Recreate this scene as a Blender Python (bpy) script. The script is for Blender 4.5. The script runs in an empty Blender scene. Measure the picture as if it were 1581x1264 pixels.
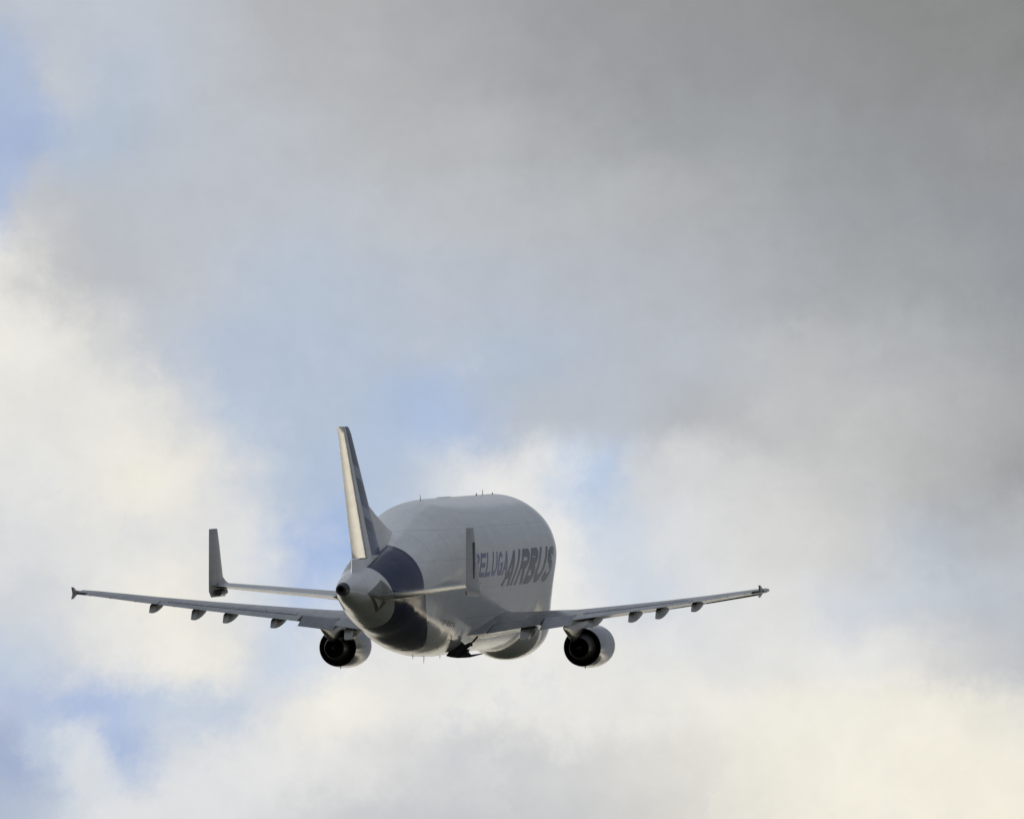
import bpy, bmesh, math, random
import numpy as np
from mathutils import Vector, Matrix

sc = bpy.context.scene
C = sc.collection
R_ = math.radians
random.seed(7)

# ------------------------------------------------------------------ camera
F_PX = 15158.0            # focal length in photo pixels (1581 wide)
ELEV = R_(18.0)           # the lens looks 18 degrees up
cam_d = bpy.data.cameras.new('camera')
cam_d.sensor_width = 36.0
cam_d.lens = 36.0 * F_PX / 1581.0
cam_d.clip_start = 1.0
cam_d.clip_end = 90000.0
cam = bpy.data.objects.new('camera', cam_d)
C.objects.link(cam)
cam.location = (0, 0, 1.7)
cam.rotation_euler = (R_(90) + ELEV, 0, 0)
sc.camera = cam
sc.view_settings.view_transform = 'Standard'
sc.view_settings.look = 'None'
sc.view_settings.exposure = 0.0
sc.view_settings.gamma = 1.0

# ------------------------------------------------------------------ sun (veiled by cloud, ahead to the left)
SUN_AZ, SUN_EL = R_(-48.0), R_(20.0)
sun_dir = Vector((math.sin(SUN_AZ) * math.cos(SUN_EL), math.cos(SUN_AZ) * math.cos(SUN_EL), math.sin(SUN_EL)))
sun_d = bpy.data.lights.new('sun', 'SUN')
sun_d.energy = 0.5
sun_d.angle = R_(40.0)
sun_d.color = (1.0, 0.93, 0.82)
sun = bpy.data.objects.new('sun', sun_d)
C.objects.link(sun)
sun.rotation_euler = sun_dir.to_track_quat('Z', 'Y').to_euler()


def lin(c, sat=0.86, lift=1.5):
    out = []
    m = 0.3 * c[0] + 0.59 * c[1] + 0.11 * c[2]
    sat *= 1.0 - 0.12 * min(1.0, max(0.0, (c[0] - c[2]) / 10.0))
    cool = min(1.0, max(0.0, (c[2] - c[0]) / 25.0))
    if abs(c[2] - c[0]) < 40:                    # keep hues on one smooth grey-to-blue line
        gm = c[0] + (c[2] - c[0]) * (0.42 if c[2] > c[0] else 0.25)
        c = (c[0], c[1] + (gm - c[1]) * 0.75, c[2])
    lift += max(0.0, 172 - m) * 0.13
    for v in c[:3]:
        v = m + (v - m) * sat + lift
        v = v / 255.0
        out.append(v / 12.92 if v <= 0.04045 else ((v + 0.055) / 1.055) ** 2.4)
    return tuple(out) + (1.0,)


class NT:
    """small helper for building node trees"""
    def __init__(s, tree):
        s.t = tree
        s.n = tree.nodes
        s.l = tree.links

    def put(s, sock, v):
        if v is None:
            return
        if hasattr(v, 'is_output'):
            s.l.new(v, sock)
        else:
            sock.default_value = v

    def math(s, op, a, b=None, c=None, clamp=False):
        n = s.n.new('ShaderNodeMath')
        n.operation = op
        n.use_clamp = clamp
        for i, v in enumerate((a, b, c)):
            s.put(n.inputs[i], v)
        return n.outputs[0]

    def vmath(s, op, a, b=None, out=0):
        n = s.n.new('ShaderNodeVectorMath')
        n.operation = op
        s.put(n.inputs[0], a)
        s.put(n.inputs[1], b)
        return n.outputs[out]

    def scale(s, a, k):
        n = s.n.new('ShaderNodeVectorMath')
        n.operation = 'SCALE'
        s.put(n.inputs[0], a)
        s.put(n.inputs['Scale'], k)
        return n.outputs[0]

    def sep(s, v):
        n = s.n.new('ShaderNodeSeparateXYZ')
        s.l.new(v, n.inputs[0])
        return n.outputs

    def comb(s, x, y, z):
        n = s.n.new('ShaderNodeCombineXYZ')
        for i, v in enumerate((x, y, z)):
            s.put(n.inputs[i], v)
        return n.outputs[0]

    def noise(s, vec, scale, detail=4.0, rough=0.5, out=0):
        n = s.n.new('ShaderNodeTexNoise')
        s.put(n.inputs['Vector'], vec)
        n.inputs['Scale'].default_value = scale
        n.inputs['Detail'].default_value = detail
        n.inputs['Roughness'].default_value = rough
        return n.outputs[out]

    def smooth(s, v, a, b, lo=0.0, hi=1.0):
        n = s.n.new('ShaderNodeMapRange')
        n.interpolation_type = 'SMOOTHSTEP'
        s.put(n.inputs['Value'], v)
        n.inputs['From Min'].default_value = a
        n.inputs['From Max'].default_value = b
        n.inputs['To Min'].default_value = lo
        n.inputs['To Max'].default_value = hi
        return n.outputs[0]

    def mix(s, f, a, b, blend='MIX'):
        n = s.n.new('ShaderNodeMix')
        n.data_type = 'RGBA'
        n.blend_type = blend
        s.put(n.inputs[0], f)
        s.put(n.inputs[6], a)
        s.put(n.inputs[7], b)
        return n.outputs[2]

    def ramp(s, fac, stops, interp='LINEAR'):
        n = s.n.new('ShaderNodeValToRGB')
        cr = n.color_ramp
        cr.interpolation = interp
        while len(cr.elements) < len(stops):
            cr.elements.new(0.5)
        for e, (p, c) in zip(cr.elements, stops):
            e.position = p
            e.color = c
        s.put(n.inputs[0], fac)
        return n.outputs[0]


# ------------------------------------------------------------------ sky
W = bpy.data.worlds.new('World')
sc.world = W
W.use_nodes = True
g = NT(W.node_tree)
for n in list(g.n):
    g.n.remove(n)
tc = g.n.new('ShaderNodeTexCoord')
D = tc.outputs['Generated']
dx, dy, dz = g.sep(D)
el = g.math('MULTIPLY', g.math('ARCSINE', dz), 180 / math.pi)
az = g.math('MULTIPLY', g.math('ARCTAN2', dx, dy), 180 / math.pi)
# cloud drift: two scales of turbulence bend the cloud edges
w1 = g.vmath('SUBTRACT', g.noise(D, 46.0, 5.0, 0.55, 1), (0.5, 0.5, 0.5))
w2 = g.vmath('SUBTRACT', g.noise(D, 170.0, 7.0, 0.66, 1), (0.5, 0.5, 0.5))
w3 = g.vmath('SUBTRACT', g.noise(D, 430.0, 7.0, 0.66, 1), (0.5, 0.5, 0.5))
wv = g.vmath('ADD', g.vmath('ADD', g.scale(w1, 0.44), g.scale(w2, 0.40)), g.scale(w3, 0.16))
wx, wy, wz = g.sep(wv)
PX = 1.0 / 264.55                                  # degrees per photo pixel
ua = g.math('ADD', g.math('MULTIPLY', az, math.cos(ELEV)), wx)      # degrees right of the bank of cloud's centre
va = g.math('ADD', g.math('SUBTRACT', el, 18.0), wy)                # degrees above it
fu = g.math('MULTIPLY_ADD', ua, 1.0 / 8.0, 0.5, clamp=True)         # -4..4 degrees -> 0..1


def upos(px):
    return min(1.0, max(0.0, ((px - 790.5) * PX) / 8.0 + 0.5))


# colour of the cloud bank along bands of equal height (read like a weather chart: place along the band, colour)
BANDS = [
    (0,    [(-150, (165, 182, 212)), (0, (184, 190, 206)), (120, (188, 193, 206)), (260, (186, 190, 202)), (400, (178, 180, 184)), (600, (171, 174, 176)), (790, (157, 161, 163)), (1000, (146, 150, 150)), (1200, (140, 143, 143)), (1400, (133, 134, 134)), (1581, (127, 128, 128))]),
    (110,  [(-150, (178, 190, 212)), (25, (170, 186, 214)), (75, (190, 195, 207)), (150, (180, 191, 208)), (260, (186, 191, 203)), (400, (181, 184, 190)), (600, (175, 178, 180)), (790, (163, 167, 169)), (1000, (148, 152, 154)), (1200, (143, 147, 148)), (1400, (137, 139, 139)), (1581, (130, 131, 131))]),
    (220,  [(-150, (170, 185, 216)), (20, (163, 181, 216)), (75, (174, 188, 212)), (170, (178, 190, 206)), (270, (186, 192, 203)), (420, (186, 190, 199)), (600, (181, 185, 187)), (790, (175, 179, 181)), (1000, (158, 162, 165)), (1200, (152, 156, 159)), (1400, (144, 148, 151)), (1581, (139, 141, 142))]),
    (330,  [(-150, (176, 188, 212)), (4, (172, 187, 216)), (40, (188, 191, 201)), (150, (185, 189, 199)), (300, (187, 191, 201)), (500, (186, 191, 201)), (700, (184, 188, 194)), (850, (180, 184, 189)), (1000, (174, 178, 180)), (1200, (161, 165, 169)), (1400, (151, 155, 159)), (1581, (143, 146, 151))]),
    (440,  [(-150, (232, 230, 220)), (10, (225, 224, 217)), (75, (196, 197, 198)), (150, (186, 189, 196)), (300, (187, 191, 203)), (450, (180, 191, 209)), (650, (181, 188, 202)), (850, (179, 183, 196)), (1050, (176, 180, 188)), (1200, (169, 173, 178)), (1400, (161, 165, 168)), (1581, (146, 150, 155))]),
    (540,  [(-150, (234, 232, 222)), (40, (232, 231, 222)), (130, (217, 218, 213)), (220, (196, 200, 208)), (330, (180, 190, 211)), (500, (176, 190, 211)), (650, (180, 189, 206)), (800, (176, 189, 208)), (950, (181, 186, 199)), (1080, (182, 187, 196)), (1200, (186, 190, 191)), (1330, (178, 182, 184)), (1450, (170, 174, 177)), (1581, (155, 159, 162))]),
    (640,  [(-150, (228, 228, 220)), (60, (228, 228, 221)), (200, (228, 228, 220)), (280, (212, 215, 215)), (360, (183, 196, 216)), (520, (177, 192, 214)), (680, (170, 190, 222)), (800, (182, 191, 205)), (950, (183, 189, 200)), (1060, (179, 183, 188)), (1200, (188, 191, 191)), (1400, (184, 187, 186)), (1581, (165, 168, 169))]),
    (740,  [(-150, (226, 227, 222)), (60, (226, 227, 222)), (230, (237, 233, 219)), (340, (219, 221, 218)), (420, (186, 199, 217)), (540, (174, 192, 217)), (640, (192, 203, 218)), (760, (228, 230, 228)), (850, (220, 225, 228)), (925, (186, 203, 228)), (985, (206, 211, 215)), (1100, (207, 210, 209)), (1230, (204, 206, 204)), (1400, (185, 188, 186)), (1581, (158, 161, 163))]),
    (840,  [(-150, (214, 217, 219)), (60, (217, 219, 219)), (220, (226, 227, 221)), (330, (220, 222, 220)), (410, (212, 217, 222)), (485, (166, 188, 227)), (580, (174, 195, 226)), (760, (225, 228, 228)), (880, (231, 232, 229)), (925, (205, 216, 227)), (1020, (214, 218, 221)), (1150, (215, 217, 214)), (1300, (206, 208, 205)), (1430, (184, 191, 199)), (1581, (176, 180, 183))]),
    (930,  [(-150, (206, 211, 217)), (60, (208, 213, 217)), (220, (234, 232, 221)), (320, (228, 227, 219)), (420, (206, 213, 223)), (490, (180, 198, 228)), (700, (222, 226, 228)), (860, (234, 235, 230)), (980, (206, 214, 225)), (1070, (214, 218, 221)), (1200, (220, 222, 219)), (1290, (208, 213, 219)), (1420, (196, 203, 211)), (1581, (184, 190, 199))]),
    (1020, [(-150, (190, 202, 221)), (40, (193, 204, 221)), (130, (214, 218, 220)), (230, (232, 231, 222)), (330, (233, 231, 221)), (390, (210, 215, 222)), (450, (199, 209, 226)), (560, (224, 226, 225)), (750, (230, 231, 226)), (900, (231, 231, 224)), (1050, (220, 223, 223)), (1200, (225, 226, 220)), (1350, (226, 227, 222)), (1480, (206, 208, 206)), (1581, (192, 196, 200))]),
    (1100, [(-150, (168, 185, 217)), (40, (177, 192, 219)), (150, (170, 189, 225)), (260, (192, 203, 222)), (370, (196, 206, 222)), (430, (222, 224, 222)), (520, (237, 235, 222)), (640, (229, 229, 223)), (800, (231, 231, 224)), (1000, (230, 230, 222)), (1150, (235, 232, 219)), (1300, (238, 234, 218)), (1450, (239, 233, 216)), (1581, (226, 223, 212))]),
    (1175, [(-150, (162, 178, 211)), (30, (164, 179, 211)), (90, (188, 199, 220)), (140, (210, 215, 224)), (190, (168, 187, 222)), (260, (210, 215, 223)), (340, (222, 224, 225)), (450, (226, 226, 225)), (580, (218, 219, 217)), (720, (205, 207, 208)), (900, (210, 211, 208)), (1050, (221, 219, 209)), (1200, (237, 232, 216)), (1400, (241, 235, 216)), (1581, (239, 233, 214))]),
    (1264, [(-150, (176, 187, 209)), (30, (178, 189, 210)), (130, (212, 217, 223)), (260, (221, 223, 224)), (380, (218, 220, 221)), (500, (204, 206, 208)), (700, (197, 199, 203)), (900, (203, 204, 203)), (1050, (216, 214, 204)), (1200, (235, 230, 213)), (1400, (241, 235, 215)), (1581, (240, 234, 213))]),
]
cur = None
prev_y = None
vpx = g.math('MULTIPLY_ADD', va, -1.0 / PX, 632.0)
for y, stops in BANDS:
    r = g.ramp(fu, [(upos(p), lin(c)) for p, c in stops], 'CARDINAL')
    cur = r if cur is None else g.mix(g.smooth(vpx, prev_y, y), cur, r)
    prev_y = y
bank = cur
# fine wisps in the bank
wisp = g.noise(g.vmath('ADD', D, g.scale(w2, 0.006)), 230.0, 7.0, 0.64)
puff = g.noise(D, 60.0, 6.0, 0.55)
mod = g.math('ADD', g.math('MULTIPLY_ADD', g.math('SUBTRACT', wisp, 0.5), 0.15, 1.0), g.math('MULTIPLY', g.math('SUBTRACT', puff, 0.5), 0.09))
bank = g.mix(1.0, bank, g.comb(mod, mod, mod), 'MULTIPLY')
low_half = g.math('MULTIPLY', g.smooth(vpx, 300.0, 900.0), g.smooth(ua, 2.7, 1.2, 0.25, 1.0))
rag = g.vmath('ADD', D, g.scale(w2, 0.010))
tuft = g.smooth(g.noise(rag, 95.0, 8.0, 0.62), 0.50, 0.72)
bank = g.mix(g.math('MULTIPLY', tuft, g.math('MULTIPLY_ADD', low_half, 0.18, 0.03)), bank, lin((228, 229, 226)))
gap = g.smooth(g.noise(g.vmath('ADD', rag, (3.1, 1.7, 0.4)), 80.0, 8.0, 0.62), 0.55, 0.75)
bank = g.mix(g.math('MULTIPLY', gap, g.math('MULTIPLY', low_half, 0.26)), bank, lin((182, 196, 222)))
# the rest of the sky: Nishita blue behind a broken overcast, bright towards the horizon
sky = g.n.new('ShaderNodeTexSky')
sky.sky_type = 'NISHITA'
sky.sun_disc = False
sky.sun_elevation = SUN_EL
sky.sun_rotation = SUN_AZ
blue = g.scale(sky.outputs[0], 0.10)
n_big = g.noise(D, 3.2, 6.0, 0.55)
n_mid = g.noise(D, 11.0, 6.0, 0.6)
cl = g.math('ADD', g.math('MULTIPLY', n_big, 0.6), g.math('MULTIPLY', n_mid, 0.4))
elw = g.math('ADD', el, g.math('MULTIPLY', g.math('SUBTRACT', cl, 0.5), 26.0))
overcast = g.ramp(g.math('MULTIPLY', elw, 1 / 90.0, clamp=True),
                  [(0.0, (0.86, 0.80, 0.68, 1)), (0.12, (0.84, 0.79, 0.69, 1)), (0.18, (0.66, 0.66, 0.64, 1)), (0.25, (0.36, 0.38, 0.41, 1)), (0.42, (0.38, 0.41, 0.47, 1)), (1.0, (0.40, 0.435, 0.51, 1))])
# the overcast is thick and slate grey behind the lens; ahead it stays bright near the horizon
backs = g.smooth(dy, 0.05, 0.80)
slate = g.ramp(g.math('MULTIPLY', elw, 1 / 90.0, clamp=True),
               [(0.0, (0.09, 0.095, 0.10, 1)), (0.06, (0.13, 0.14, 0.15, 1)), (0.17, (0.42, 0.44, 0.47, 1)), (0.35, (0.50, 0.53, 0.59, 1)), (1.0, (0.40, 0.435, 0.51, 1))])
overcast = g.mix(backs, slate, overcast)
# unseen dark cloud bank and glows to the right, shaped for hull and rudder reflections
azw = g.math('ADD', az, g.math('MULTIPLY', g.math('SUBTRACT', n_mid, 0.5), 5.0))
elg = g.math('ADD', el, g.math('MULTIPLY', g.math('SUBTRACT', n_mid, 0.5), 2.0))
bank_r = g.math('MULTIPLY', g.math('MULTIPLY', g.smooth(azw, 7.0, 13.0), g.smooth(azw, 70.0, 95.0, 1.0, 0.0)), g.smooth(elg, 1.5, 4.0))
overcast = g.mix(g.math('MULTIPLY', bank_r, 0.92), overcast, (0.19, 0.205, 0.23, 1))


def glow(a0, sa, e0, se, col, k, src):
    ga = g.math('POWER', g.math('MULTIPLY', g.math('SUBTRACT', azw, a0), 1 / sa), 2.0)
    ge = g.math('POWER', g.math('MULTIPLY', g.math('SUBTRACT', elg, e0), 1 / se), 2.0)
    gv = g.math('EXPONENT', g.math('MULTIPLY', g.math('ADD', ga, ge), -1.0))
    return g.mix(g.math('MULTIPLY', gv, k), src, col)


overcast = glow(45.0, 30.0, 0.5, 2.4, (1.9, 1.65, 1.25, 1), 0.9, overcast)
overcast = glow(50.0, 8.0, 6.8, 2.1, (5.0, 4.45, 3.45, 1), 1.0, overcast)  # out-of-view glow added so the rudder mirrors warm light
cover = g.smooth(cl, 0.40, 0.52)
wide = g.mix(g.math('MULTIPLY_ADD', cover, 0.35, 0.65), blue, overcast)
mu = g.smooth(g.math('ABSOLUTE', ua), 3.2, 6.0, 1.0, 0.0)
mv = g.smooth(g.math('ABSOLUTE', va), 2.5, 4.5, 1.0, 0.0)
full = g.mix(g.math('MULTIPLY', mu, mv), wide, bank)
bg = g.n.new('ShaderNodeBackground')
g.l.new(full, bg.inputs['Color'])
bg.inputs['Strength'].default_value = 1.0
out = g.n.new('ShaderNodeOutputWorld')
g.l.new(bg.outputs[0], out.inputs['Surface'])

# ------------------------------------------------------------------ materials


def new_mat(name):
    m = bpy.data.materials.new(name)
    m.use_nodes = True
    n = NT(m.node_tree)
    p = n.n['Principled BSDF']
    return m, n, p


def objco(n):
    t = n.n.new('ShaderNodeTexCoord')
    return t.outputs['Object']


def worn(n, p, co, base, amt=0.10, streak=True):
    """airframe dirt: soft blotches and streaks running along the airflow"""
    b = n.noise(co, 0.55, 5.0, 0.6)
    x, y, z = n.sep(co)
    st = n.noise(n.comb(n.math('MULTIPLY', x, 2.6), n.math('MULTIPLY', y, 0.22), n.math('MULTIPLY', z, 2.6)), 1.0, 5.0, 0.65)
    k = n.math('ADD', n.math('MULTIPLY', b, 0.5), n.math('MULTIPLY', st, 0.5))
    f = n.smooth(k, 0.36, 0.66, 1.0 - amt, 1.0 + amt * 0.3)
    col = n.mix(1.0, base, n.comb(f, f, n.math('MULTIPLY', f, 0.99)), 'MULTIPLY')
    return col, k


def bump(n, p, co, scale, dist, strength=1.0, detail=2.0):
    bn = n.n.new('ShaderNodeBump')
    bn.inputs['Strength'].default_value = strength
    bn.inputs['Distance'].default_value = dist
    n.l.new(n.noise(co, scale, detail, 0.45), bn.inputs['Height'])
    n.l.new(bn.outputs[0], p.inputs['Normal'])


WHITE = (0.76, 0.77, 0.78, 1)
NAVY = (0.010, 0.016, 0.072, 1)


def paint(name, base, rough, amt=0.10, bd=0.006, bs=0.7, metallic=0.0, coat=0.0, spec=0.5):
    m, n, p = new_mat(name)
    co = objco(n)
    col, k = worn(n, p, co, base, amt)
    n.l.new(col, p.inputs['Base Color'])
    n.l.new(n.smooth(k, 0.3, 0.7, rough * 1.35, rough * 0.8), p.inputs['Roughness'])
    p.inputs['Metallic'].default_value = metallic
    p.inputs['Specular IOR Level'].default_value = spec
    p.inputs['Coat Weight'].default_value = coat
    p.inputs['Coat Roughness'].default_value = 0.04
    if bd:
        bump(n, p, co, bs, bd)
    return m


def fuselage_paint():
    m, n, p = new_mat('fuselage_paint')
    co = objco(n)
    x, y, z = n.sep(co)
    # tail cone edge and front edge of the dark band, as painted lines on the hull
    rear = n.math('MULTIPLY_ADD', n.math('SUBTRACT', 3.05, z), 0.75, 5.0)
    low = n.math('POWER', n.math('MAXIMUM', n.math('MULTIPLY', z, -1.0), 0.0), 1.5)
    side = n.math('MAXIMUM', n.math('SUBTRACT', 1.6, z), 0.0)
    front = n.math('ADD', n.math('MULTIPLY_ADD', side, 0.95, 10.7), n.math('MULTIPLY', low, 0.45))
    a = n.math('GREATER_THAN', y, rear)
    b = n.math('LESS_THAN', y, front)
    band = n.math('MULTIPLY', a, b)
    base = n.mix(band, WHITE, NAVY)
    # panel joints round the hull and along it
    fy = n.math('FRACT', n.math('MULTIPLY', y, 1 / 2.65))
    jy = n.math('LESS_THAN', fy, 0.012)
    fz = n.math('FRACT', n.math('MULTIPLY_ADD', z, 1 / 1.9, 0.31))
    jz = n.math('LESS_THAN', fz, 0.010)
    joint = n.math('MAXIMUM', jy, jz)
    base = n.mix(n.math('MULTIPLY', joint, 0.45), base, (0.12, 0.12, 0.12, 1))
    col, k = worn(n, p, co, base, 0.10)
    n.l.new(col, p.inputs['Base Color'])
    n.l.new(n.smooth(k, 0.3, 0.7, 0.19, 0.07), p.inputs['Roughness'])
    p.inputs['Specular IOR Level'].default_value = 0.52
    bn = n.n.new('ShaderNodeBump')
    bn.inputs['Strength'].default_value = 1.0
    bn.inputs['Distance'].default_value = 0.02
    n.l.new(n.noise(co, 0.8, 2.0, 0.45), bn.inputs['Height'])
    n.l.new(bn.outputs[0], p.inputs['Normal'])
    return m


def fin_paint():
    m, n, p = new_mat('fin_paint')
    co = objco(n)
    x, y, z = n.sep(co)
    s = n.math('MULTIPLY_ADD', y, 0.22, n.math('SUBTRACT', z, 1.2))
    fac = n.math('MULTIPLY', n.math('SUBTRACT', s, 3.0), 1 / 9.0, clamp=True)
    dk, sl, pl = (0.020, 0.030, 0.095, 1), (0.060, 0.090, 0.22, 1), (0.26, 0.31, 0.42, 1)

    def q(v):
        return (v - 3.0) / 9.0
    pat = n.ramp(fac, [(0.0, sl), (q(5.35), dk), (q(6.05), pl), (q(6.6), sl), (q(7.3), dk), (q(8.1), pl), (q(8.75), dk), (q(10.4), sl)], 'CONSTANT')
    # the pattern starts a little forward of the rudder hinge and stops short of the fillet
    hinge = n.math('MULTIPLY_ADD', n.math('SUBTRACT', z, 3.6), -0.625, 5.6)
    chord = n.math('MULTIPLY_ADD', n.math('SUBTRACT', z, 3.6), -0.085, 1.0)
    a = n.math('GREATER_THAN', y, n.math('ADD', hinge, chord))
    b = n.math('GREATER_THAN', z, 3.75)
    base = n.mix(n.math('MULTIPLY', a, b), WHITE, pat)
    col, k = worn(n, p, co, base, 0.10)
    n.l.new(col, p.inputs['Base Color'])
    p.inputs['Roughness'].default_value = 0.14
    p.inputs['Specular IOR Level'].default_value = 0.6
    bump(n, p, co, 0.8, 0.008)
    return m


M = {}
M['hull'] = fuselage_paint()
M['fin'] = fin_paint()
M['white'] = paint('white_paint', WHITE, 0.13, spec=0.6)
M['rudder'] = paint('rudder_paint', (0.72, 0.71, 0.68, 1), 0.07, 0.16, bd=0.003, spec=0.7)
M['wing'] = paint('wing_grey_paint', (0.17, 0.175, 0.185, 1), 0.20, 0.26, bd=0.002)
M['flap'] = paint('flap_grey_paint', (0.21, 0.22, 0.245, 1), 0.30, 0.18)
M['tail'] = paint('tailplane_grey_paint', (0.31, 0.315, 0.325, 1), 0.18, 0.12, spec=0.6)
M['fairing'] = paint('fairing_paint', (0.34, 0.34, 0.32, 1), 0.18, 0.15, spec=0.6)
M['plate'] = paint('root_plate_paint', (0.22, 0.215, 0.19, 1), 0.38, 0.2)
M['cowl'] = paint('cowl_paint', (0.42, 0.43, 0.46, 1), 0.16, 0.16, 0.012, 1.2, metallic=0.35)
M['metal'] = paint('bare_metal', (0.42, 0.41, 0.39, 1), 0.22, 0.2, 0.008, 1.6, metallic=0.7)
M['lip'] = paint('polished_lip', (0.7, 0.7, 0.7, 1), 0.12, 0.08, 0, metallic=1.0)
M['black'] = paint('matt_black', (0.022, 0.022, 0.024, 1), 0.6, 0.2, 0)
M['core'] = paint('heat_stained_metal', (0.09, 0.086, 0.082, 1), 0.42, 0.25, 0.006, metallic=0.5)
M['dark'] = paint('dark_grey', (0.035, 0.036, 0.04, 1), 0.4, 0.2, 0)
M['letters'] = paint('dark_lettering', (0.040, 0.050, 0.105, 1), 0.15, 0.08, 0, spec=0.5)
M['letters_b'] = paint('blue_lettering', (0.105, 0.120, 0.32, 1), 0.15, 0.08, 0, spec=0.5)
M['rubber'] = paint('rubber', (0.015, 0.015, 0.015, 1), 0.7, 0.2, 0)
m_, n_, p_ = new_mat('lamp_glass')
p_.inputs['Base Color'].default_value = (0.5, 0.5, 0.45, 1)
p_.inputs['Roughness'].default_value = 0.08
M['glass'] = m_
m_, n_, p_ = new_mat('red_lamp_glass')
p_.inputs['Base Color'].default_value = (0.55, 0.16, 0.06, 1)
p_.inputs['Roughness'].default_value = 0.1
M['redglass'] = m_

# ------------------------------------------------------------------ mesh helpers


def obj(name, verts, faces, mat, parent=None, smooth=True, angle=35, recalc=True):
    me = bpy.data.meshes.new(name)
    me.from_pydata([tuple(map(float, v)) for v in verts], [], faces)
    if recalc:
        bm = bmesh.new()
        bm.from_mesh(me)
        bmesh.ops.remove_doubles(bm, verts=bm.verts, dist=1e-5)
        bmesh.ops.recalc_face_normals(bm, faces=bm.faces)
        bm.to_mesh(me)
        bm.free()
    me.materials.append(mat)
    if smooth:
        for p in me.polygons:
            p.use_smooth = True
        me.set_sharp_from_angle(angle=R_(angle))
    o = bpy.data.objects.new(name, me)
    C.objects.link(o)
    if parent is not None:
        o.parent = parent
    return o


class MB:
    def __init__(s):
        s.v = []
        s.f = []

    def add(s, v, f):
        k = len(s.v)
        s.v += [tuple(a) for a in v]
        s.f += [tuple(i + k for i in q) for q in f]

    def loft(s, rings, closed=True, cap0=True, cap1=True):
        n = len(rings[0])
        v = [p for r in rings for p in r]
        f = []
        for i in range(len(rings) - 1):
            for j in range(n if closed else n - 1):
                a, b = i * n + j, i * n + (j + 1) % n
                f.append((a, b, b + n, a + n))
        if cap0:
            f.append(tuple(range(n))[::-1])
        if cap1:
            f.append(tuple(range((len(rings) - 1) * n, len(rings) * n)))
        s.add(v, f)

    def tube(s, pts, rad, n=10):
        rings = []
        pts = [Vector(p) for p in pts]
        for i, p in enumerate(pts):
            d = (pts[min(i + 1, len(pts) - 1)] - pts[max(i - 1, 0)]).normalized()
            u = d.orthogonal().normalized()
            w = d.cross(u)
            r = rad[i] if isinstance(rad, (list, tuple)) else rad
            rings.append([p + (u * math.cos(a) + w * math.sin(a)) * r for a in [2 * math.pi * k / n for k in range(n)]])
        s.loft(rings)

    def lathe(s, prof, cx, cz, n=56, cap0=False, cap1=False):
        """prof: (t, r) pairs turned about a fore-aft axis through (cx, cz)"""
        rings = [[(cx + r * math.cos(a), t, cz + r * math.sin(a)) for a in [2 * math.pi * k / n for k in range(n)]] for t, r in prof]
        s.loft(rings, True, cap0, cap1)

    def prism(s, poly, x0, x1):
        """poly: (t, z) outline, extruded between two x"""
        s.loft([[(x0, t, z) for t, z in poly], [(x1, t, z) for t, z in poly]])

    def build(s, name, mat, parent=None, **k):
        return obj(name, s.v, s.f, mat, parent, **k)


def pchip(xs, ys, x):
    xs = np.array(xs, float)
    ys = np.array(ys, float)
    h = np.diff(xs)
    d = np.diff(ys) / h
    m = np.zeros_like(ys)
    for i in range(1, len(xs) - 1):
        if d[i - 1] * d[i] > 0:
            w1, w2 = 2 * h[i] + h[i - 1], h[i] + 2 * h[i - 1]
            m[i] = (w1 + w2) / (w1 / d[i - 1] + w2 / d[i])
    m[0], m[-1] = d[0], d[-1]
    x = np.clip(x, xs[0], xs[-1])
    i = int(np.clip(np.searchsorted(xs, x) - 1, 0, len(xs) - 2))
    s = (x - xs[i]) / h[i]
    return float(ys[i] * (1 + 2 * s) * (1 - s) ** 2 + m[i] * h[i] * s * (1 - s) ** 2 + ys[i + 1] * s * s * (3 - 2 * s) + m[i + 1] * h[i] * s * s * (s - 1))


# ------------------------------------------------------------------ ground (below the frame; the polished belly mirrors it)
m_, n_, p_ = new_mat('airfield_ground')
co = objco(n_)
gcol = n_.ramp(n_.noise(co, 0.0022, 6.0, 0.6), [(0.3, (0.022, 0.030, 0.014, 1)), (0.5, (0.044, 0.044, 0.024, 1)), (0.62, (0.032, 0.040, 0.018, 1)), (0.75, (0.065, 0.060, 0.042, 1))])
n_.l.new(gcol, p_.inputs['Base Color'])
p_.inputs['Roughness'].default_value = 0.95
mb = MB()
rings = []
NG = 96
for r in (0.5, 60, 400, 2500, 12000, 45000):
    rings.append([(r * math.cos(2 * math.pi * k / NG), r * math.sin(2 * math.pi * k / NG), 0.0) for k in range(NG)])
mb.loft(rings, True, True, False)
gnd = mb.build('ground', m_, None, smooth=False)
gnd['kind'] = 'structure'

# ------------------------------------------------------------------ the aircraft: local frame x = starboard, y = metres forward of the tail end, z = up
D0 = 600.0
psi, th, ro = R_(12.9), R_(0.5), R_(-0.38)
Fw = np.array([math.sin(psi) * math.cos(th), math.sin(th), math.cos(psi) * math.cos(th)])
R0 = np.array([math.cos(psi), 0.0, -math.sin(psi)])
U0 = np.cross(Fw, R0)
U0 = U0 if U0[1] > 0 else -U0
Rv = R0 * math.cos(ro) - U0 * math.sin(ro)
Uv = U0 * math.cos(ro) + R0 * math.sin(ro)
T0 = np.array([(527 - 790.5) / F_PX * D0, -(910 - 632) / F_PX * D0, D0]) - Uv * 1.8


def to_world(v):
    r, u, f = v
    return Vector((r, f * math.cos(ELEV) - u * math.sin(ELEV), f * math.sin(ELEV) + u * math.cos(ELEV)))


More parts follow.
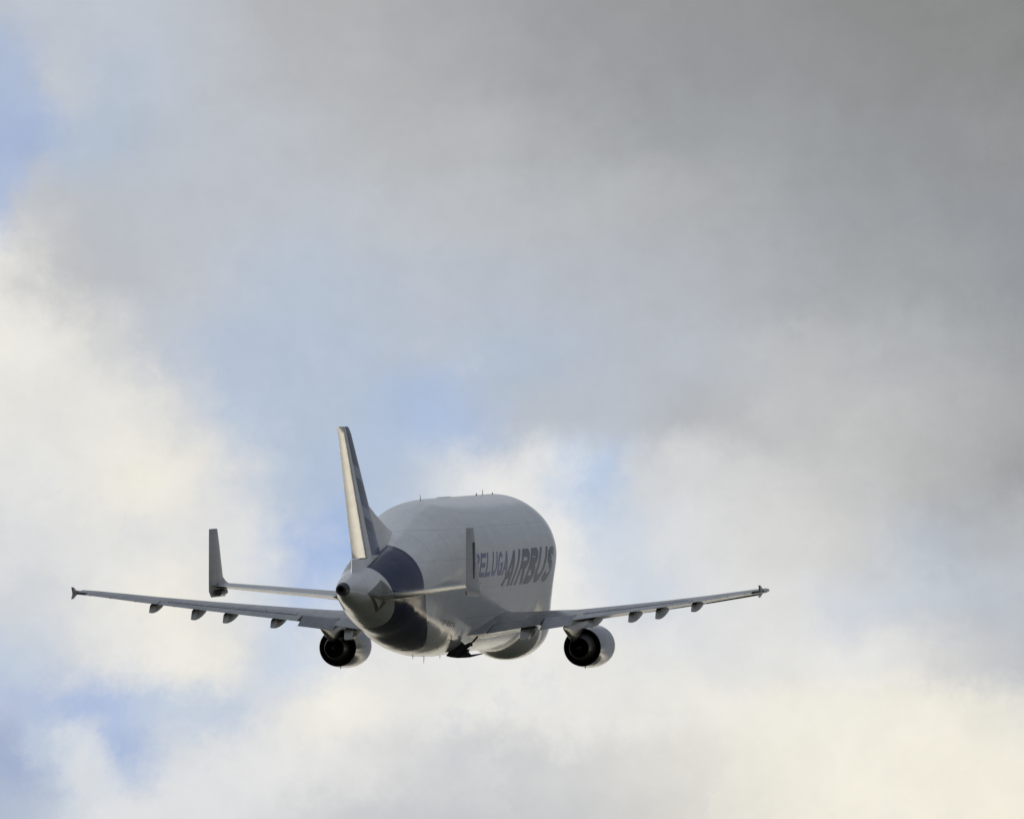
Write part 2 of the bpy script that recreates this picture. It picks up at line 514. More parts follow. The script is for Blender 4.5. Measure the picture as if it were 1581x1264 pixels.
root = bpy.data.objects.new('cargo_plane', None)
C.objects.link(root)
mx = Matrix.Identity(4)
for i, v in enumerate((Rv, Fw, Uv)):
    w = to_world(v)
    for k in range(3):
        mx[k][i] = w[k]
w = to_world(T0)
mx[0][3], mx[1][3], mx[2][3] = w.x, w.y, w.z + 1.7
root.matrix_world = mx
root['label'] = 'white bulbous twin engine cargo jet with a navy tail band, climbing away under grey clouds'
root['category'] = 'plane'

# ---- fuselage
ST = [  # t, upper radius, upper centre, lower radius, lower centre
    (0.0, 0.30, 1.81, 0.30, 1.79), (0.6, 0.46, 1.80, 0.46, 1.75), (2.0, 0.84, 1.76, 0.84, 1.68), (5.0, 1.46, 1.64, 1.45, 1.50),
    (7.5, 2.05, 1.56, 2.00, 1.35), (10.0, 2.55, 1.60, 2.42, 1.15), (13.0, 2.90, 2.10, 2.56, 0.55), (16.0, 3.25, 2.66, 2.72, 0.15),
    (20.0, 3.66, 3.19, 2.86, -0.10), (24.0, 3.82, 3.13, 2.90, -0.15), (30.0, 3.85, 3.10, 2.90, -0.15), (38.0, 3.85, 3.10, 2.75, -0.35),
    (41.0, 3.85, 3.10, 2.42, -0.85), (44.0, 3.60, 3.00, 2.80, -1.15), (46.0, 3.10, 2.50, 2.60, -1.40), (48.0, 2.40, 1.60, 2.25, -1.55),
    (50.0, 1.75, 0.40, 1.75, -1.60), (52.0, 1.15, -0.60, 1.30, -1.70), (53.4, 0.60, -1.30, 0.72, -1.76), (54.0, 0.15, -1.66, 0.15, -1.76)]
STA = np.array(ST)


def sect(t):
    return [pchip(STA[:, 0], STA[:, k], t) for k in range(1, 5)]


def hull_half(t, nu=26, nl=10, nd=20):
    ru, zu, rl, zl = sect(t)
    d = max(zu - zl, 1e-3)
    b = math.asin(max(-0.98, min(0.98, (rl - ru) / d)))
    pts = []
    for k in range(nu + 1):
        a = math.pi / 2 + (b - math.pi / 2) * k / nu
        pts.append((ru * math.cos(a), zu + ru * math.sin(a)))
    p0 = pts[-1]
    p1 = (rl * math.cos(b), zl + rl * math.sin(b))
    for k in range(1, nl):
        s = k / nl
        pts.append((p0[0] + (p1[0] - p0[0]) * s, p0[1] + (p1[1] - p0[1]) * s))
    for k in range(nd + 1):
        a = b + (-math.pi / 2 - b) * k / nd
        pts.append((rl * math.cos(a), zl + rl * math.sin(a)))
    pts[0] = (0.0, pts[0][1])
    pts[-1] = (0.0, pts[-1][1])
    return pts


def half_width(t, z):
    ps = hull_half(t)
    zs = [p[1] for p in ps][::-1]
    xs = [p[0] for p in ps][::-1]
    return float(np.interp(z, zs, xs))


mb = MB()
rings = []
for t in list(np.arange(0, 53.0, 0.35)) + [53.0, 53.3, 53.6, 53.85, 54.0]:
    h = hull_half(t)
    rings.append([(x, t, z) for x, z in h] + [(-x, t, z) for x, z in h[-2:0:-1]])
mb.loft(rings, True, False, True)
fus = mb.build('fuselage', M['hull'], root, angle=50)

# ---- lettering wrapped on the starboard hull


def arc(cx, cy, rx, ry, a0, a1, n=14):
    return [(cx + rx * math.cos(R_(a0 + (a1 - a0) * k / n)), cy + ry * math.sin(R_(a0 + (a1 - a0) * k / n))) for k in range(n + 1)]


def glyph(ch, w=0.17):
    """strokes (polyline, width) in a box 0..1 wide, 0..1 high"""
    h = w / 2
    G = {
        'A': [([(h * .9, 0), (0.60, 1 - h * .3)], w), ([(0.60, 1 - h * .3), (1 - h, 0)], w), ([(0.28, 0.30), (0.86, 0.30)], w * .8)],
        'I': [([(0.5, 0), (0.5, 1)], w)],
        'R': [([(h, 0), (h, 1)], w), ([(h, 1 - h), (0.6, 1 - h)] + arc(0.6, 0.715, 0.4 - h, 0.285 - h, 90, -90) + [(h, 0.43 + h)], w), ([(0.50, 0.46), (1 - h, 0)], w)],
        'B': [([(h, 0), (h, 1)], w), ([(h, 1 - h), (0.6, 1 - h)] + arc(0.6, 0.75, 0.37 - h, 0.25 - h, 90, -90) + [(h, 0.5 + h)], w),
              ([(h, 0.5), (0.62, 0.5)] + arc(0.62, 0.26, 0.38 - h, 0.26 - h, 90, -90) + [(h, h)], w)],
        'U': [([(h, 1), (h, 0.36)] + arc(0.5, 0.36, 0.5 - h, 0.36 - h, 180, 360) + [(1 - h, 1)], w)],
        'S': [(arc(0.5, 0.75, 0.5 - h, 0.25 - h, 25, 270) + arc(0.5, 0.25 + h * .5, 0.5 - h, 0.25 - h * .5, 90, -160), w)],
        'E': [([(h, 0), (h, 1)], w), ([(h, 1 - h), (1, 1 - h)], w), ([(h, 0.5), (0.9, 0.5)], w), ([(h, h), (1, h)], w)],
        'L': [([(h, 0), (h, 1)], w), ([(h, h), (1, h)], w)],
        'G': [(arc(0.5, 0.5, 0.5 - h, 0.5 - h, 40, 330, 22), w), ([(1 - h, 0.02), (1 - h, 0.46)], w), ([(0.55, 0.46), (1, 0.46)], w * .9)],
        'F': [([(h, 0), (h, 1)], w), ([(h, 1 - h), (1, 1 - h)], w), ([(h, 0.5), (0.85, 0.5)], w)],
        'T': [([(0.5, 0), (0.5, 1)], w), ([(0, 1 - h), (1, 1 - h)], w)],
        '-': [([(0.15, 0.48), (0.85, 0.48)], w)],
    }
    return G[ch]


def word(name, text, t0, pitch, width, z0, z1, slant, sw, mat, parent, rise=0.0, iw=None, side=1, lift=0.008):
    pen = t0
    for gi, ch in enumerate(text):
        mb = MB()
        cw = width * (0.34 if ch == 'I' else 1.0)
        for si, (pl, wd) in enumerate(glyph(ch, sw)):
            # resample the stroke finely so that it follows the hull
            P = [Vector((a * cw, b * (z1 - z0))) for a, b in pl]
            Q = [P[0]]
            for a, b in zip(P[:-1], P[1:]):
                k = max(1, int((b - a).length / 0.10))
                for j in range(1, k + 1):
                    Q.append(a + (b - a) * (j / k))
            hw = wd * width * 0.5
            L, Rr = [], []
            for i, q in enumerate(Q):
                d = (Q[min(i + 1, len(Q) - 1)] - Q[max(i - 1, 0)])
                d.normalize()
                nn = Vector((-d.y, d.x)) * hw
                L.append(q + nn)
                Rr.append(q - nn)
            v, f = [], []
            for a, b in zip(L, Rr):
                for s_ in (0, .34, .67, 1):
                    c = a + (b - a) * s_
                    zz = z0 + min(max(c.y, 0.0), z1 - z0) + rise * (pen - t0 + c.x)
                    tt = pen + c.x + slant * (zz - z0)
                    v.append((side * (half_width(tt, zz) + lift + 0.0012 * si), tt, zz))
            for i in range(len(Q) - 1):
                for j in range(3):
                    a = i * 4 + j
                    f.append((a, a + 1, a + 5, a + 4))
            mb.add(v, f)
        mb.build(name, mat, parent, recalc=False)
        pen += pitch * (0.50 if ch == 'I' else (0.8 if ch == '-' else 1.0))


word('small_letter', 'BELUGA', 20.0, 1.52, 1.30, 1.95, 3.54, 0.06, 0.225, M['letters_b'], fus)
word('large_letter', 'AIRBUS', 28.3, 2.53, 2.30, 1.22, 3.54, 0.42, 0.235, M['letters'], fus)
word('registration_letter', 'F-GSTA', 16.1, 0.48, 0.36, -0.86, -0.56, 0.0, 0.2, M['dark'], fus, rise=-0.09)

# ---- tail end: exhaust pipe of the auxiliary turbine
mb = MB()
mb.lathe([(0.25, 0.10), (0.25, 0.19), (-0.12, 0.20), (-0.16, 0.24), (-0.10, 0.33), (0.10, 0.37), (0.45, 0.44)], 0, 1.8, 36, True, False)
e = mb.build('exhaust_pipe', M['dark'], root)
mb = MB()
mb.lathe([(0.24, 0.02), (0.24, 0.17), (-0.13, 0.185)], 0, 1.8, 30, True, False)
mb.build('pipe_bore', M['black'], e)

# ---- stabiliser root plates on both sides of the tail cone
for s in (1, -1):
    mb = MB()

    def on(t, z, l):
        return (s * (half_width(t, z) + l), t, z)
    quad = [(2.7, 1.50), (4.9, 2.28), (6.1, 1.55), (5.2, 0.25)]
    cen = (4.75, 1.40)
    N = 8
    ringo, ringi = [], []
    for k in range(4):
        a, b = quad[k], quad[(k + 1) % 4]
        for j in range(N):
            q = (a[0] + (b[0] - a[0]) * j / N, a[1] + (b[1] - a[1]) * j / N)
            ringo.append(on(q[0], q[1], 0.012))
            i_ = (cen[0] + (q[0] - cen[0]) * 0.82, cen[1] + (q[1] - cen[1]) * 0.82)
            ringi.append(on(i_[0], i_[1], 0.05))
    v = ringo + ringi + [on(cen[0], cen[1], 0.055)]
    n = len(ringo)
    f = [(k, (k + 1) % n, n + (k + 1) % n, n + k) for k in range(n)] + [(n + k, n + (k + 1) % n, 2 * n) for k in range(n)]
    pl = obj('stabilizer_root_plate', v, f, M['plate'], fus, angle=15)

# ---- antennas on the crown and under the belly


def blade(name, t, h, x=0.0, down=False, ch=0.35):
    zb = sect(t)[1] + sect(t)[0] if not down else sect(t)[3] - sect(t)[2]
    k = -1 if down else 1
    mb = MB()
    rings = []
    for q, c in ((-0.15, 1.0), (0.3, 0.85), (0.8, 0.55), (1.0, 0.3)):
        zz = zb + k * h * q
        off = -0.25 * h * q
        rings.append([(x + 0.016 * c * a, t + off + ch * c * b, zz) for a, b in ((0, -.5), (1, 0), (0, .5), (-1, 0))])
    mb.loft(rings)
    return mb.build(name, M['black'], fus)


for t, h, dn in ((21.0, 0.36, 0), (38.4, 0.36, 0), (36.6, 0.14, 0), (41.2, 0.10, 0), (18.6, 0.20, 1), (21.6, 0.42, 1), (26.0, 0.22, 1)):
    blade('antenna', t, h, 0.0, bool(dn), 0.22 if h > 0.15 else 0.4)
for t in (26.5, 28.3):
    mb = MB()
    zb = sect(t)[1] + sect(t)[0]
    mb.loft([[(0.30 * math.cos(a) * c, t + 0.75 * math.sin(a) * c, zb + dz) for a in np.linspace(0, 2 * math.pi, 16, endpoint=False)] for c, dz in ((1.0, -0.05), (0.8, 0.03), (0.35, 0.05))])
    mb.build('antenna_dome', M['white'], fus)

# ------------------------------------------------------------------ aerofoil surfaces


def foil(tc, n=16):
    """unit aerofoil from TE over the top to LE and back: list of (x from LE, z)"""
    def yt(x):
        return 5 * tc * (0.2969 * math.sqrt(x) - 0.1260 * x - 0.3516 * x * x + 0.2843 * x ** 3 - 0.1036 * x ** 4)
    xs = [0.5 * (1 + math.cos(math.pi * k / n)) for k in range(n + 1)]
    return [(x, yt(x)) for x in xs] + [(x, -yt(x)) for x in xs[-2:0:-1]]


def foil_part(tc, x0, x1, n=10, nose=True):
    """slice of the aerofoil between chord fractions x0..x1, closed"""
    def yt(x):
        return 5 * tc * (0.2969 * math.sqrt(max(x, 0)) - 0.1260 * x - 0.3516 * x * x + 0.2843 * x ** 3 - 0.1036 * x ** 4)
    if x0 <= 0:
        xs = [x1 * (1 - (k / (1.6 * n)) ** 2) if False else x1 * 0.5 * (1 + math.cos(math.pi * k / (2 * n))) for k in range(2 * n + 1)]
        xs[-1] = 0.0
        return [(x, yt(x)) for x in xs] + [(x, -yt(x)) for x in xs[-2::-1]]
    xs = [x1 + (x0 - x1) * k / n for k in range(n + 1)]
    up = [(x, yt(x)) for x in xs]
    y0 = yt(x0)
    no = [(x0 - 0.6 * y0 * math.cos(R_(a)), y0 * math.sin(R_(a))) for a in (60, 30, 0, -30, -60)] if nose else []
    lo = [(x, -yt(x)) for x in xs[::-1]]
    lo[-1] = (lo[-1][0], lo[-1][1] - 0.0006)
    return up + no + lo


def I(tab, x):
    return float(np.interp(x, [a for a, b in tab], [b for a, b in tab]))


# wing planform tables against span station x
W_LE = [(1.4, 35.6), (2.9, 34.7), (8.0, 31.5), (22.18, 21.8)]
W_TE = [(1.4, 21.9), (2.2, 22.4), (2.75, 24.4), (3.15, 25.5), (8.0, 24.6), (22.18, 19.1)]
W_ZT = [(1.4, -1.80), (2.63, -1.72), (6.7, -1.07), (9.0, -0.78), (12.0, -0.38), (15.0, 0.03), (18.0, 0.46), (22.0, 1.08)]
W_TW = [(1.4, 3.8), (2.9, 4.0), (8.0, 2.3), (15.0, 1.8), (22.0, 1.5)]
W_TC = [(1.4, 0.135), (2.9, 0.145), (8.0, 0.118), (22.0, 0.105)]


def wing_pt(x, cx, cz, tw_extra=0.0, hinge=None):
    """a point at chord fraction cx (0 = LE), height cz (chords) on span station x"""
    le, te, zt, tw = I(W_LE, x), I(W_TE, x), I(W_ZT, x), R_(I(W_TW, x))
    c = le - te
    if hinge is not None:
        hx, hz = hinge
        a = R_(tw_extra)
        dx_, dz_ = cx - hx, cz - hz
        cx, cz = hx + dx_ * math.cos(a) + dz_ * math.sin(a), hz - dx_ * math.sin(a) + dz_ * math.cos(a)
    back = (1 - cx) * c
    t = te + back * math.cos(tw) - cz * c * math.sin(tw)
    z = zt + back * math.sin(tw) + cz * c * math.cos(tw)
    return t, z


def span_list(a, b, extra=(), n=8):
    xs = set(np.linspace(a, b, n).tolist()) | {x for x in extra if a < x < b}
    return sorted(xs)


KINK = (2.2, 2.75, 3.15, 8.0, 6.7, 9.0, 12.0, 15.0, 18.0)


def make_wing(s):
    rings = []
    ranges = [(1.4, 3.15, 1.0), (3.15, 22.18, 0.74)]
    mb = MB()
    for a, b, x1 in ranges:
        rings = []
        for x in span_list(a, b, KINK, 5 if x1 == 1.0 else 24):
            rings.append([(s * x,) + wing_pt(x, cx, cz) for cx, cz in foil_part(I(W_TC, x), 0.0, x1, 12)])
        mb.loft(rings)
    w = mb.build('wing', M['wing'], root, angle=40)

    def device(name, a, b, x0, defl, mat, tc=None, gap=0.03, x1=1.0):
        mb = MB()
        rings = []
        for x in span_list(a + gap, b - gap, KINK, 6):
            k = I(W_TC, x)
            rings.append([(s * x,) + wing_pt(x, cx, cz, defl, (x0 + 0.02, 0.0)) for cx, cz in foil_part(k, x0, x1, 8)])
        mb.loft(rings)
        return mb.build(name, mat, w, angle=40)
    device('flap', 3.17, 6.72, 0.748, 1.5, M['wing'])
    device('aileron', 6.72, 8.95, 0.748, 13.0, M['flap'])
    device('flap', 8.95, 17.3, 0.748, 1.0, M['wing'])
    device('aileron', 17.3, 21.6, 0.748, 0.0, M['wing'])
    # spoiler row lying flush on top of the wing
    for a, b in ((9.4, 11.2), (11.25, 13.1), (13.15, 15.0), (15.05, 16.9)):
        mb = MB()
        rings = []
        for x in np.linspace(a, b, 3):
            k = I(W_TC, x)
            yt = [cz for cx, cz in foil_part(k, 0.60, 0.735, 6, nose=False)][:7]
            xs = [cx for cx, cz in foil_part(k, 0.60, 0.735, 6, nose=False)][:7]
            top = [(s * x,) + wing_pt(x, cx, cz + 0.003) for cx, cz in zip(xs, yt)]
            bot = [(s * x,) + wing_pt(x, cx, cz - 0.004) for cx, cz in zip(xs[::-1], yt[::-1])]
            rings.append(top + bot)
        mb.loft(rings)
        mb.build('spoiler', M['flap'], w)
    # drooped leading edge slats
    for a, b in ((3.6, 7.1), (8.7, 13.0), (13.05, 17.4), (17.45, 21.6)):
        mb = MB()
        rings = []
        for x in span_list(a, b, KINK, 6):
            c = I(W_LE, x) - I(W_TE, x)
            kc = 0.62 / c * (0.75 + 0.25 * c / 6)
            k = I(W_TC, x)
            sh = []
            for q in range(9):
                u = q / 8
                sh.append((kc * (1 - u) ** 1.0, k * 0.40 * math.sqrt(max(0, 1 - u)) * 0.9))
            for q in range(1, 8):
                u = 1 - q / 8
                sh.append((kc * (1 - u), -k * 0.12 * math.sin(math.pi * (1 - u)) + k * 0.25 * (1 - u) ** 2))
            off_x, off_z = -0.62 * kc, -0.045 - 0.16 / c
            ang = R_(24)
            pts = []
            for px_, pz_ in sh:
                rx = px_ * math.cos(ang) + pz_ * math.sin(ang)
                rz = -(-px_ * math.sin(ang)) * 1.0 + pz_ * math.cos(ang)
                pts.append((off_x + rx, off_z + rz))
            rings.append([(s * x,) + wing_pt(x, cx, cz) for cx, cz in pts])
        mb.loft(rings)
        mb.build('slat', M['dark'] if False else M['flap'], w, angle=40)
    # flap track fairings
    for x, zb, ln, wd in ((5.75, -2.06, 3.6, 0.40), (10.35, -1.28, 4.0, 0.26), (13.2, -0.93, 3.9, 0.24), (15.1, -0.70, 3.7, 0.23), (17.6, -0.22, 3.3, 0.22)):
        te = I(W_TE, x)
        mb = MB()
        rings = []
        for u in (0.0, 0.03, 0.10, 0.25, 0.45, 0.65, 0.82, 0.94, 1.0):
            t = te - 0.25 + u * ln
            ztop = I(W_ZT, x) + math.tan(R_(I(W_TW, x))) * (t - te) - (0.02 if t > te else 0.04)
            zbot = zb + (u ** 1.7) * (ztop - 0.05 - zb) - 0.0
            if u < 0.05:
                zbot += 0.05 * (1 - u / 0.05)
            hw = wd * (0.72 + 0.28 * min(1, u / 0.25)) * (1.0 if u < 0.5 else max(0.12, math.sqrt(max(0, 1 - ((u - 0.5) / 0.52) ** 2))))
            zc, hh = 0.5 * (ztop + zbot), max(0.03, 0.5 * (ztop - zbot))
            ring = []
            for k in range(20):
                a = 2 * math.pi * k / 20
                ca, sa = math.cos(a), math.sin(a)
                p = 0.42
                ring.append((s * x + hw * math.copysign(abs(ca) ** p, ca), t + 0.60 * (0.5 + 0.5 * sa) * max(0.0, 1 - u / 0.3), zc + hh * math.copysign(abs(sa) ** p, sa)))
            rings.append(ring)
        mb.loft(rings)
        mb.build('flap_fairing', M['fairing'], w, angle=32)
    # wing tip fence
    mb = MB()
    tt, zt = 19.1, 1.12
    poly = [(tt - 0.40, zt + 0.40), (tt - 0.10, zt + 0.38), (tt + 0.7, zt + 0.10), (tt + 2.2, zt + 0.02), (tt + 0.6, zt - 0.12), (tt - 0.15, zt - 0.34), (tt - 0.45, zt - 0.36), (tt - 0.15, zt)]
    mb.prism(poly, s * 22.20, s * 22.29)
    mb.build('wingtip_fence', M['dark'] if False else M['fairing'], w, smooth=False)
    mb = MB()
    mb.tube([(s * 22.34, 21.2, 1.16), (s * 22.40, 20.7, 1.16), (s * 22.42, 20.0, 1.15), (s * 22.36, 19.6, 1.13)], [0.03, 0.11, 0.12, 0.04], 12)
    mb.build('navigation_light', M['glass'] if s > 0 else M['redglass'], w)
    # static wicks
    for x in (16.2, 18.5, 20.0, 21.2):
        mb = MB()
        t, z = wing_pt(x, 1.0, 0.0)
        mb.tube([(s * x, t + 0.05, z), (s * (x + 0.02), t - 0.32, z - 0.02)], 0.012, 6)
        mb.build('static_wick', M['dark'], w)
    return w


for s in (1, -1):
    make_wing(s)

# ------------------------------------------------------------------ engines
EX, EZ, ET = 8.07, -2.75, 31.5


def make_engine(s):
    cx, cz = s * EX, EZ
    mb = MB()
    mb.lathe([(ET + 1.9, 1.14), (ET + 0.9, 1.17), (ET, 1.19), (ET, 1.225), (ET + 0.5, 1.285), (ET + 1.2, 1.345), (ET + 2.1, 1.385), (ET + 3.0, 1.38), (ET + 3.6, 1.345)], cx, cz, 72)
    e = mb.build('engine', M['cowl'], root, angle=40, recalc=False)
    # cowl shut lines and the strake are real pieces
    mb = MB()
    mb.lathe([(ET + 3.6, 1.345), (ET + 3.9, 1.305), (ET + 4.1, 1.24), (ET + 4.12, 1.19), (ET + 4.0, 1.14), (ET + 3.6, 1.11), (ET + 3.0, 1.12)], cx, cz, 72)
    mb.build('intake_lip', M['lip'], e, recalc=False)
    mb = MB()
    mb.lathe([(ET + 3.05, 0.02), (ET + 3.05, 1.13)], cx, cz, 48)
    mb.build('fan', M['black'], e, recalc=False)
    # fan duct wall and bulkhead
    mb = MB()
    mb.lathe([(ET + 0.03, 1.18), (ET + 0.8, 1.155), (ET + 1.9, 1.13), (ET + 1.95, 0.9), (ET + 1.95, 0.3)], cx, cz, 64)
    mb.build('fan_duct', M['black'], e, recalc=False)
    mb = MB()
    for k in range(44):
        a = 2 * math.pi * k / 44
        ca, sa = math.cos(a), math.sin(a)
        r0, r1 = 0.92, 1.15
        tw = 0.035
        v = []
        for r in (r0, r1):
            for dt, q in ((0.30, -tw), (0.75, tw)):
                for th_ in (-0.008, 0.008):
                    a2 = a + (q + th_) / r
                    v.append((cx + r * math.cos(a2), ET + dt, cz + r * math.sin(a2)))
        mb.add(v, [(0, 1, 3, 2), (4, 6, 7, 5), (0, 4, 5, 1), (2, 3, 7, 6), (0, 2, 6, 4), (1, 5, 7, 3)])
    mb.build('guide_vanes', M['core'], e, smooth=False)
    mb = MB()
    mb.lathe([(ET + 1.94, 0.98), (ET + 0.8, 0.95), (ET, 0.87), (ET - 0.6, 0.74), (ET - 0.95, 0.645), (ET - 0.95, 0.60), (ET - 0.3, 0.60), (ET + 0.3, 0.58)], cx, cz, 56)
    mb.build('core_cowl', M['core'], e, recalc=False)
    mb = MB()
    mb.lathe([(ET - 1.25, 0.02), (ET - 1.15, 0.10), (ET - 0.6, 0.24), (ET + 0.1, 0.34), (ET + 0.3, 0.36), (ET + 0.3, 0.6)], cx, cz, 40, True, False)
    mb.build('exhaust_plug', M['black'], e, recalc=False)
    # pylon: lens-shaped in plan, from the wing underside down to the core
    mb = MB()
    rings = []
    prof = [  # t, bottom, top, half width
        (26.6, -1.46, -1.30, 0.04), (27.2, -1.66, -1.22, 0.14), (28.2, -2.00, -1.05, 0.22), (29.2, -2.30, -0.94, 0.26), (30.1, -2.26, -0.88, 0.27),
        (31.2, -1.92, -0.84, 0.27), (32.4, -1.62, -0.90, 0.26), (33.4, -1.50, -1.05, 0.20), (34.2, -1.46, -1.22, 0.10), (34.6, -1.46, -1.38, 0.04)]
    for t, zb, zt, hw in prof:
        ring = []
        for k in range(18):
            a = 2 * math.pi * k / 18
            ca, sa = math.cos(a), math.sin(a)
            wob = hw * (1.0 if sa > 0 else 1.0 - 0.55 * abs(sa) ** 1.5)
            ring.append((cx - s * 0.12 + wob * math.copysign(abs(ca) ** 0.55, ca), t, 0.5 * (zb + zt) + 0.5 * (zt - zb) * math.copysign(abs(sa) ** 0.6, sa)))
        rings.append(ring)
    mb.loft(rings)
    mb.build('pylon', M['metal'], e, angle=40)
    mb = MB()
    a = R_(50) if s > 0 else R_(130)
    a2 = R_(130) if s > 0 else R_(50)
    for an in (a2,):
        ca, sa = math.cos(an), math.sin(an)
        q = []
        for t, r in ((ET + 2.0, 1.36), (ET + 3.2, 1.36), (ET + 2.8, 1.55), (ET + 2.1, 1.60)):
            q.append((t, r))
        rings = [[(cx + r * ca - sa * o, t, cz + r * sa + ca * o) for t, r in q] for o in (-0.02, 0.02)]
        mb.loft(rings)
    mb.build('nacelle_strake', M['cowl'], e, smooth=False)
    mb = MB()
    mb.tube([(cx + 0.12, ET + 0.3, cz - 1.22), (cx + 0.12, ET + 0.25, cz - 1.36)], 0.03, 8)
    mb.build('drain_mast', M['dark'], e)
    return e


for s in (1, -1):
    make_engine(s)

# ------------------------------------------------------------------ fin and rudder
FZ = [3.3, 3.62, 4.5, 5.5, 6.5, 7.5, 8.5, 9.5, 10.5, 11.3, 11.62, 11.75]


def fin_le(z):
    return 2.15 + (11.75 - z) * 0.94 - (max(0, z - 11.3) ** 2) * 1.6


def fin_te(z):
    return -0.38 + (11.75 - z) * 0.475


def fin_hinge(z):
    return 0.50 + (11.75 - z) * 0.625


def fin_ring(z, x0, x1, defl=0.0, tc=0.125):
    le, te = fin_le(z), fin_te(z)
    c = le - te
    pts = []
    for cx, cz in foil_part(tc * (0.8 if z > 11.7 else 1.0), x0, x1, 10):
        t, x = le - cx * c, cz * c
        if defl:
            h = fin_hinge(z)
            a = R_(defl)
            dt, dx_ = t - h, x
            t, x = h + dt * math.cos(a) - dx_ * math.sin(a), dx_ * math.cos(a) + dt * math.sin(a)
        pts.append((x, t, z))
    return pts


def hfrac(z):
    return (fin_le(z) - fin_hinge(z)) / (fin_le(z) - fin_te(z))


mb = MB()
mb.loft([fin_ring(z, 0.0, hfrac(z) - 0.012) for z in [2.6] + FZ])
fin = mb.build('tail_fin', M['fin'], root, angle=40)
mb = MB()
mb.loft([fin_ring(z, hfrac(z) + 0.004, 1.0, 4.5) for z in FZ[1:]])
mb.build('rudder', M['rudder'], fin, angle=40)
# fairing that carries the rudder foot down to the tail cone
mb = MB()
rings = []
for z, te_, hw in ((3.56, 2.75, 0.42), (3.2, 2.75, 0.50), (2.8, 2.7, 0.60), (2.4, 2.6, 0.72), (2.1, 2.5, 0.8)):
    ring = []
    for k in range(24):
        a = 2 * math.pi * k / 24
        ca, sa = math.cos(a), math.sin(a)
        ring.append((hw * sa * (0.55 + 0.45 * (0.5 + 0.5 * ca)), te_ + 3.4 + 3.4 * ca, z))
    rings.append(ring)
mb.loft(rings)
mb.build('fin_foot_fairing', M['white'], fin, angle=40)
# dorsal fillet running from the fin to the crown
mb = MB()
rings = []
for t, zt, hw in ((6.3, 7.15, 0.08), (7.5, 6.72, 0.12), (8.8, 6.28, 0.15), (10.2, 5.86, 0.17), (11.6, 5.46, 0.17), (12.6, 5.20, 0.13), (13.3, 5.06, 0.08)):
    zb = sect(t)[1] + sect(t)[0] - 0.5
    ring = []
    for u in np.linspace(-1, 1, 17):
        ring.append((hw * 2.0 * math.copysign(abs(u) ** 1.5, u) if abs(u) > 0.75 else hw * 1.3 * u, t, zb + (zt - zb) * (1 - abs(u) ** 2.2)))
    rings.append(ring)
mb.loft(rings)
mb.build('dorsal_fillet', M['white'], fin, angle=60)

# ------------------------------------------------------------------ tailplane with end fins
S_LE = [(1.0, 9.4), (8.05, 3.25)]
S_TE = [(1.0, 3.1), (8.05, -0.62)]
S_ZT = [(1.0, 1.10), (8.05, 2.0)]


def stab_pt(x, cx, cz, defl=0.0, hx=0.7, tw=1.0):
    le, te, zt = I(S_LE, x), I(S_TE, x), I(S_ZT, x)
    c = le - te
    if defl:
        a = R_(defl)
        dx_, dz_ = cx - hx, cz
        cx, cz = hx + dx_ * math.cos(a) + dz_ * math.sin(a), -dx_ * math.sin(a) + dz_ * math.cos(a)
    a = R_(tw)
    return te + (1 - cx) * c * math.cos(a) - cz * c * math.sin(a), zt + (1 - cx) * c * math.sin(a) + cz * c * math.cos(a)


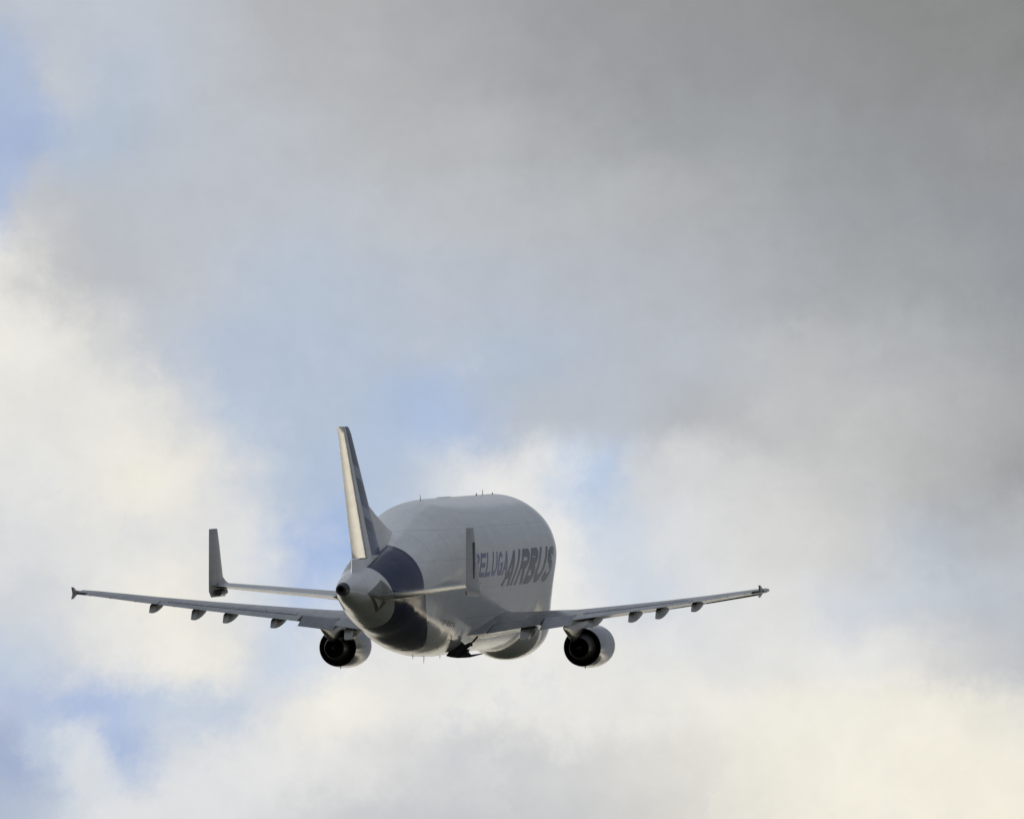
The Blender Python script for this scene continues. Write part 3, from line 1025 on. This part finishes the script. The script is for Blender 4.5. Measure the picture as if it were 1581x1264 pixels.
for s in (1, -1):
    mb = MB()
    mb.loft([[(s * x,) + stab_pt(x, cx, cz) for cx, cz in foil_part(0.075, 0.0, 0.69, 10)] for x in np.linspace(1.0, 8.0, 8)])
    tp = mb.build('tailplane', M['tail'], root, angle=40)
    mb = MB()
    mb.loft([[(s * x,) + stab_pt(x, cx, cz, -5.0) for cx, cz in foil_part(0.075, 0.70, 1.0, 8)] for x in np.linspace(1.3, 7.9, 7)])
    mb.build('elevator', M['white'], tp, angle=40)
    # end fin
    mb = MB()
    rings = []
    for z, te, le, k in ((1.36, -0.55, 2.75, 0.6), (1.40, -0.62, 2.85, 0.85), (1.72, -1.08, 2.75, 1.0), (2.2, -1.10, 2.45, 1.0), (2.7, -1.08, 2.15, 0.95), (3.6, -1.04, 1.80, 0.85), (4.6, -1.00, 1.42, 0.75), (5.50, -0.95, 1.00, 0.62), (5.55, -0.93, 0.95, 0.5)):
        c = le - te
        rings.append([(s * 8.08 + cz * 3.2 * k, le - cx * c, z) for cx, cz in foil_part(0.085, 0.0, 1.0, 9)])
    mb.loft(rings)
    ef = mb.build('end_fin', M['tail'], tp, angle=40)
    # dark strip on the outer side of the end fin
    mb = MB()
    v = []
    for z in (2.45, 3.0, 3.6, 4.15, 4.65):
        v += [(s * 8.10, 0.42, z), (s * 8.21, 0.42, z), (s * 8.20, 0.88, z), (s * 8.10, 0.88, z)]
    f = []
    for k in range(4):
        for j in range(4):
            a, b = k * 4 + j, k * 4 + (j + 1) % 4
            f.append((a, b, b + 4, a + 4))
    f += [(0, 1, 2, 3), (16, 17, 18, 19)]
    mb.add(v, f)
    mb.build('end_fin_strip', M['black'], tp, smooth=False)
    # blended corner between tailplane and end fin, and the bullet under it
    mb = MB()
    rings = []
    for x, dz_, hw, tr in ((7.2, 0.0, 0.10, 1.3), (7.6, 0.02, 0.14, 1.3), (7.84, 0.07, 0.22, 1.25), (7.98, 0.16, 0.36, 1.15), (8.06, 0.26, 0.55, 1.0)):
        t0, z0 = stab_pt(min(x, 8.0), 0.42, 0.0)
        rings.append([(s * x, t0 + tr * math.cos(a), z0 + dz_ + hw * 0.6 * math.sin(a)) for a in np.linspace(0, 2 * math.pi, 16, endpoint=False)])
    mb.loft(rings)
    mb.build('corner_fillet', M['tail'], tp)
    mb = MB()
    mb.tube([(s * 7.86, 2.3, 1.70), (s * 7.86, 2.0, 1.66), (s * 7.86, 1.2, 1.62), (s * 7.86, 0.5, 1.60)], [0.05, 0.19, 0.21, 0.19], 14)
    mb.build('actuator_bullet', M['tail'], tp)

# ------------------------------------------------------------------ belly: landing gear folding into its bay
gear = bpy.data.objects.new('landing_gear', None)
C.objects.link(gear)
gear.parent = root
mb = MB()


def plate(mb, poly, t0, t1):
    mb.loft([[(x, t0, z) for x, z in poly], [(x, t1, z) for x, z in poly]])


plate(mb, [(1.02, -3.02), (1.40, -2.52), (1.66, -2.26), (1.78, -1.96), (1.98, -1.95), (2.10, -2.18), (2.24, -2.30), (2.20, -2.60), (1.9, -2.95), (1.5, -3.10)], 23.3, 23.42)
mb.build('gear_door', M['dark'], gear, smooth=False)
mb = MB()
mb.tube([(1.7, 23.5, -2.95), (2.25, 23.5, -2.48), (2.55, 23.5, -2.28), (2.78, 23.5, -2.10), (3.05, 23.6, -1.78)], [0.20, 0.17, 0.12, 0.07, 0.06], 12)
mb.tube([(2.45, 23.45, -2.32), (2.72, 23.45, -2.34)], 0.08, 8)
mb.build('gear_strut', M['black'], gear)
mb = MB()
mb.tube([(1.9, 23.5, -3.02), (2.5, 23.5, -3.04), (2.95, 23.55, -2.96), (3.35, 23.6, -2.88)], [0.12, 0.09, 0.06, 0.03], 10)
mb.build('drag_brace', M['black'], gear)
mb = MB()
plate(mb, [(1.02, -3.04), (1.5, -2.86), (2.1, -2.62), (2.42, -2.62), (2.36, -2.80), (2.55, -3.0), (2.3, -3.14), (1.75, -3.16), (1.35, -3.12)], 23.45, 24.0)
mb.build('gear_bay_door', M['black'], gear, smooth=False)
